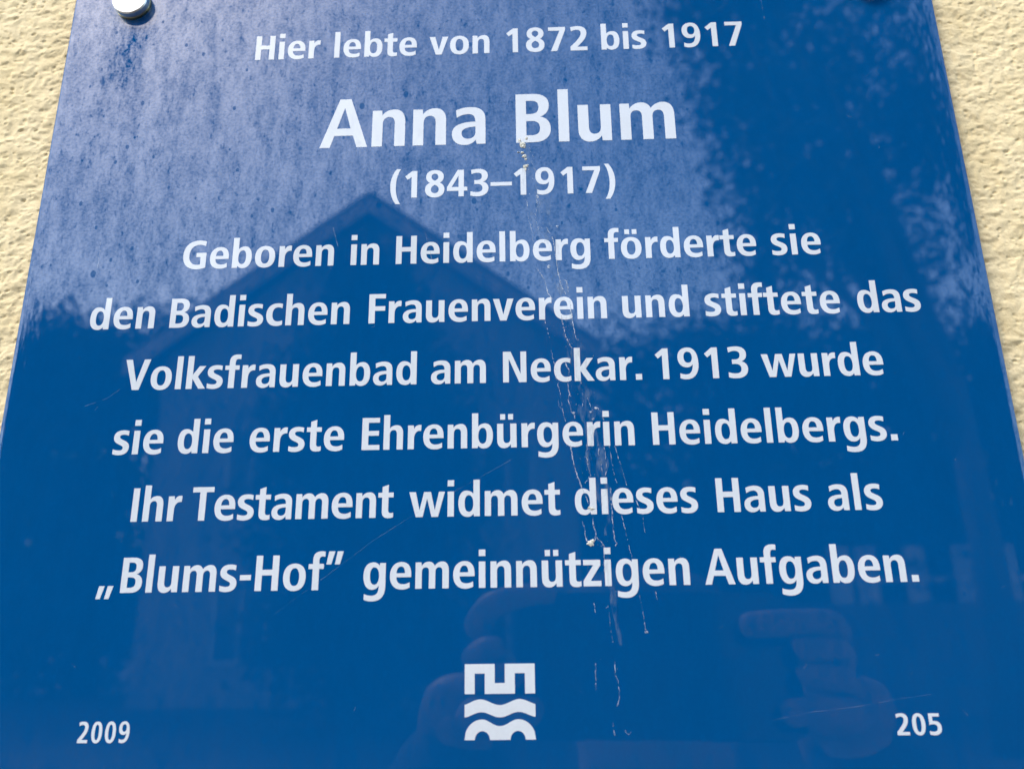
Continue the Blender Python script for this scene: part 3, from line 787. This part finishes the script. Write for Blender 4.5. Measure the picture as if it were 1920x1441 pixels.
tree('broadleaf_tree', 'broad tree left of the gabled house, mirrored at the left edge of the plaque', (-9.6, -17, GZ), 4.0,
     [(-14.5 + i * 0.95, -17 + (i % 2) * 0.5, z, 1.15, 1.2, 1.25) for i in range(7) for z in (5.9 - 0.35 * (i % 3), 4.3, 2.6, 1.0, -0.4)], 52000, 0.2, M['leaf'], 8, 6)
tree('broadleaf_tree', 'lower tree between the gabled house and the tall tree, mirrored in the plaque', (3.4, -20, GZ), 4.0,
     [(1.2 + i * 1.0, -20 + (i % 2) * 0.5, z, 1.1, 1.2, 1.15) for i in range(6) for z in (5.9 + 0.3 * (i % 2), 4.3, 2.7, 1.1)], 22000, 0.22, M['leaf'], 9, 6)
hedge = leaves('hedge', [(3.6 + i * 0.95, -13.5 + (i % 2) * 0.4, z, 0.85, 0.8, 0.9) for i in range(7) for z in (0.9, 2.0, 3.2, 4.3 - 0.2 * (i % 3))], 26000, 0.2, M['needle'], None, 10, (0, 0, 0))
tag(hedge, 'tall dark hedge behind the pale fence, mirrored at the right edge of the plaque', 'hedge')
gw = MB(); gw.box((3.0, -12.4, GZ), (11, -12.0, 0.0)); tag(gw.build('garden_wall', M['stone']), 'grey stone garden wall carrying the pale fence across the street', 'wall')
fence = empty('garden_fence', (7, -12.2, 0)); tag(fence, 'pale board fence on the grey stone garden wall', 'fence')
x = 4.75; first = None
while x < 10.5:
    if first is None:
        q = MB(); q.box((-0.16, -0.02, 0.0), (0.16, 0.02, 0.85)); first = q.build('board', M['pale'], fence); c = first
    else:
        c = first.copy(); COL.objects.link(c); c.parent = fence
    c.location = (x - 7, 0, 0.0); x += random.choice((0.36, 0.42, 0.75))
q = MB(); q.box((-2.4, -0.07, 0.3), (3.6, -0.025, 0.38)); q.build('rail', M['pale'], fence)

# ---- the photographer and the phone
M['phone'] = simple('black_glass', (0.012, 0.012, 0.014), 0.12, 0, 0.1, 20)
M['jacket'] = simple('navy_cloth', (0.030, 0.034, 0.055), 0.9, 0, 0.25, 40, 0.4)
M['trouser'] = simple('dark_denim', (0.022, 0.026, 0.040), 0.9, 0, 0.2, 60, 0.3)
M['skin'] = simple('skin', (0.21, 0.125, 0.092), 0.55, 0, 0.08, 30, 0.1)
M['hair'] = simple('dark_hair', (0.03, 0.02, 0.014), 0.6, 0, 0.3, 200, 0.4)
M['shoe'] = simple('black_shoe', (0.02, 0.02, 0.02), 0.5)
phone = empty('mobile_phone'); tag(phone, 'black mobile phone held sideways in both hands of the photographer', 'phone')
phone.matrix_world = camera.matrix_world.copy()
pp = rrect(-0.0100, 0.1410, -0.0670, 0.0090, 0.0095, 6)
v = [(x, y, 0.0013) for x, y in pp] + [(x, y, 0.0093) for x, y in pp]; n = len(pp)
mesh_obj('body', v, [tuple(range(n))[::-1], tuple(range(n, 2 * n))] + [(i, (i + 1) % n, (i + 1) % n + n, i + n) for i in range(n)], M['phone'], phone)
for ly in (0.0, -0.018):
    v = []; 
    for rr, zz in ((0.0055, 0.0013), (0.0055, 0.0007), (0.0042, 0.0007)):
        v += [(rr * math.cos(2 * math.pi * k / 24), ly + rr * math.sin(2 * math.pi * k / 24), zz) for k in range(24)]
    f = [(i * 24 + k, i * 24 + (k + 1) % 24, (i + 1) * 24 + (k + 1) % 24, (i + 1) * 24 + k) for i in range(2) for k in range(24)] + [tuple(range(48, 72))]
    mesh_obj('lens', v, f, M['phone'], phone)

def skin_obj(name, verts, edges, radii, mat, parent, root=0, sub=2):
    o = mesh_obj(name, verts, [], mat, parent)
    me = o.data; me.clear_geometry(); me.from_pydata([tuple(q) for q in verts], edges, []); me.update()
    md = o.modifiers.new('skin', 'SKIN'); md.use_smooth_shade = True
    for i, rr in enumerate(radii):
        sv = me.skin_vertices[0].data[i] if me.skin_vertices else None
        if sv: sv.radius = rr if isinstance(rr, tuple) else (rr, rr); sv.use_root = (i == root)
    s = o.modifiers.new('sub', 'SUBSURF'); s.levels = sub; s.render_levels = sub
    return o

def ensure_skin(me):
    if not me.skin_vertices:
        bm = bmesh.new(); bm.from_mesh(me); bm.verts.layers.skin.verify(); bm.to_mesh(me); bm.free()

def skin_obj(name, verts, edges, radii, mat, parent, root=0, sub=2):
    me = bpy.data.meshes.new(name); me.from_pydata([tuple(q) for q in verts], edges, []); me.update()
    ensure_skin(me); me.materials.append(mat)
    o = bpy.data.objects.new(name, me); COL.objects.link(o); o.parent = parent
    for i, rr in enumerate(radii):
        sv = me.skin_vertices[0].data[i]; sv.radius = rr if isinstance(rr, tuple) else (rr, rr); sv.use_root = (i == root)
    md = o.modifiers.new('skin', 'SKIN'); md.use_smooth_shade = True
    s = o.modifiers.new('sub', 'SUBSURF'); s.levels = sub; s.render_levels = sub
    return o

PB = Vector((0.10, -0.78, GZ))
CM0 = camera.matrix_world
person = empty('person', PB); tag(person, 'person in a dark navy jacket photographing the plaque with a phone', 'person')
PZ = 0.07
PY = 0.22                                     # the figure stands this much nearer to the wall
W = lambda x, y, z: Vector((x, y + PY, z - PZ)) - PB
chin = -0.115
wl, wr = (-0.050, -0.290 - PY, -0.095 + PZ), (0.188, -0.305 - PY, -0.095 + PZ)
el, er = (-0.17, -0.50, -0.36), (0.37, -0.52, -0.36)
shl, shr = (-0.07, -0.74, -0.20), (0.28, -0.74, -0.20)
bv = [W(0.10, -0.80, -0.66), W(0.10, -0.79, -0.46), W(0.10, -0.77, -0.27), W(0.10, -0.755, -0.185), W(0.10, -0.74, -0.13), W(0.10, -0.715, -0.05), W(0.10, -0.71, 0.03), W(0.10, -0.72, 0.075),
      W(*shl), W(*el), CM0 @ Vector((-0.036, -0.047, 0.034)) - PB, W(*shr), W(*er), CM0 @ Vector((0.167, -0.047, 0.034)) - PB,
      W(0.01, -0.79, -0.74), W(0.0, -0.76, -1.14), W(-0.01, -0.80, -1.52), W(0.19, -0.79, -0.74), W(0.20, -0.76, -1.14), W(0.21, -0.80, -1.52)]
be = [(0, 1), (1, 2), (2, 3), (3, 4), (4, 5), (5, 6), (6, 7), (2, 8), (8, 9), (9, 10), (2, 11), (11, 12), (12, 13), (0, 14), (14, 15), (15, 16), (0, 17), (17, 18), (18, 19)]
br = [(0.12, 0.085), (0.11, 0.075), (0.10, 0.075), (0.055, 0.055), (0.058, 0.06), (0.072, 0.09), (0.082, 0.098), (0.05, 0.06), 0.048, 0.034, 0.024, 0.048, 0.034, 0.024, 0.085, 0.055, 0.038, 0.085, 0.055, 0.038]
skin_obj('body', bv, be, br, M['skin'], person)
jv = [W(0.10, -0.80, -0.76)] + bv[1:3] + [bv[8], bv[9], CM0 @ Vector((-0.035, -0.050, 0.040)) - PB, bv[11], bv[12], CM0 @ Vector((0.166, -0.050, 0.040)) - PB, W(0.10, -0.76, -0.215)]
skin_obj('jacket', jv, [(0, 1), (1, 2), (2, 3), (3, 4), (4, 5), (2, 6), (6, 7), (7, 8), (2, 9)], [(0.175, 0.135), (0.17, 0.125), (0.165, 0.12), 0.078, 0.060, 0.038, 0.078, 0.060, 0.038, (0.085, 0.08)], M['jacket'], person)
tv = [bv[0], bv[14], bv[15], bv[16] + Vector((0, 0, 0.02)), bv[17], bv[18], bv[19] + Vector((0, 0, 0.02))]
skin_obj('trousers', tv, [(0, 1), (1, 2), (2, 3), (0, 4), (4, 5), (5, 6)], [(0.16, 0.12), 0.10, 0.072, 0.06, 0.10, 0.072, 0.06], M['trouser'], person)
for sx in (-0.01, 0.21):
    skin_obj('shoe', [W(sx, -0.84, -1.555), W(sx, -0.76, -1.56), W(sx, -0.62, -1.57)], [(0, 1), (1, 2)], [(0.042, 0.04), (0.046, 0.038), (0.04, 0.024)], M['shoe'], person)
hv = [W(0.10, -0.762, -0.05), W(0.10, -0.765, 0.02), W(0.10, -0.735, 0.068), W(0.10, -0.675, 0.078)]
skin_obj('hair', hv, [(0, 1), (1, 2), (2, 3)], [(0.072, 0.05), (0.090, 0.065), (0.088, 0.055), (0.070, 0.030)], M['hair'], person)
skin_obj('nose', [W(0.10, -0.642, 0.002), W(0.10, -0.632, -0.022), W(0.10, -0.627, -0.034)], [(0, 1), (1, 2)], [0.008, 0.011, 0.011], M['skin'], person)
for s in (-1, 1):
    e = MB(); e.tube([W(0.10 + s * 0.031, -0.655, 0.006), W(0.10 + s * 0.031, -0.639, 0.006)], [0.013, 0.009], 10); e.build('eye', M['frame'], person, True)
    skin_obj('lip', [W(0.10 - 0.022, -0.642, -0.062 - s * 0.004), W(0.10, -0.636, -0.062 - s * 0.004), W(0.10 + 0.022, -0.642, -0.062 - s * 0.004)], [(0, 1), (1, 2)], [0.003, 0.005, 0.003], M['skin'], person)
    skin_obj('ear', [W(0.10 + s * 0.083, -0.71, 0.012), W(0.10 + s * 0.090, -0.70, -0.012), W(0.10 + s * 0.083, -0.70, -0.035)], [(0, 1), (1, 2)], [(0.014, 0.006), (0.015, 0.006), (0.010, 0.006)], M['skin'], person)
# hands: palm behind the phone's end, four fingers wrapped to the front edge, thumb along the screen side
CM = camera.matrix_world
def cl(x, y, z): return CM @ Vector((x, y, z)) - PB
def hand(side):
    ex = -0.010 if side < 0 else 0.141          # phone end in the phone's own frame
    wst = W(*(wl if side < 0 else wr))
    verts = [wst, cl(ex + side * 0.030, -0.050, 0.034), cl(ex + side * 0.024, -0.034, 0.016)]; edges = [(0, 1), (1, 2)]; rad = [0.025, (0.030, 0.018), (0.028, 0.014)]
    skin_obj('palm', verts, edges, rad, M['skin'], person)
    for k, (yy, ln) in enumerate(((-0.010, 0.050), (-0.024, 0.006), (-0.038, 0.006), (-0.054, 0.026))):
        kn = cl(ex + side * 0.026, yy - 0.004, 0.012)
        verts = [kn, cl(ex + side * 0.020, yy, -0.005), cl(ex - side * ln * 0.30, yy - 0.001, -0.0082 + 0.0005), cl(ex - side * ln * 0.62, yy - 0.002, -0.0066)]
        if side < 0 and k == 0: verts = [kn, cl(ex + side * 0.016, yy + 0.012, 0.002), cl(ex + 0.004, yy + 0.0175, 0.004), cl(ex + 0.024, yy + 0.0175, 0.006)]
        if side < 0 and k == 1: verts = [kn, cl(ex + side * 0.016, yy, -0.004), cl(ex + side * 0.006, yy, -0.0072)]
        skin_obj('finger', verts, [(i, i + 1) for i in range(len(verts) - 1)], [0.0095, 0.0085, 0.008, 0.007][:len(verts)], M['skin'], person)
    tv = [cl(ex + side * 0.024, -0.055, 0.024), cl(ex + side * 0.004, -0.050, 0.021), cl(ex - side * 0.024, -0.038, 0.018)]
    skin_obj('thumb', tv, [(0, 1), (1, 2)], [0.013, 0.011, 0.009], M['skin'], person)
hand(-1); hand(1)
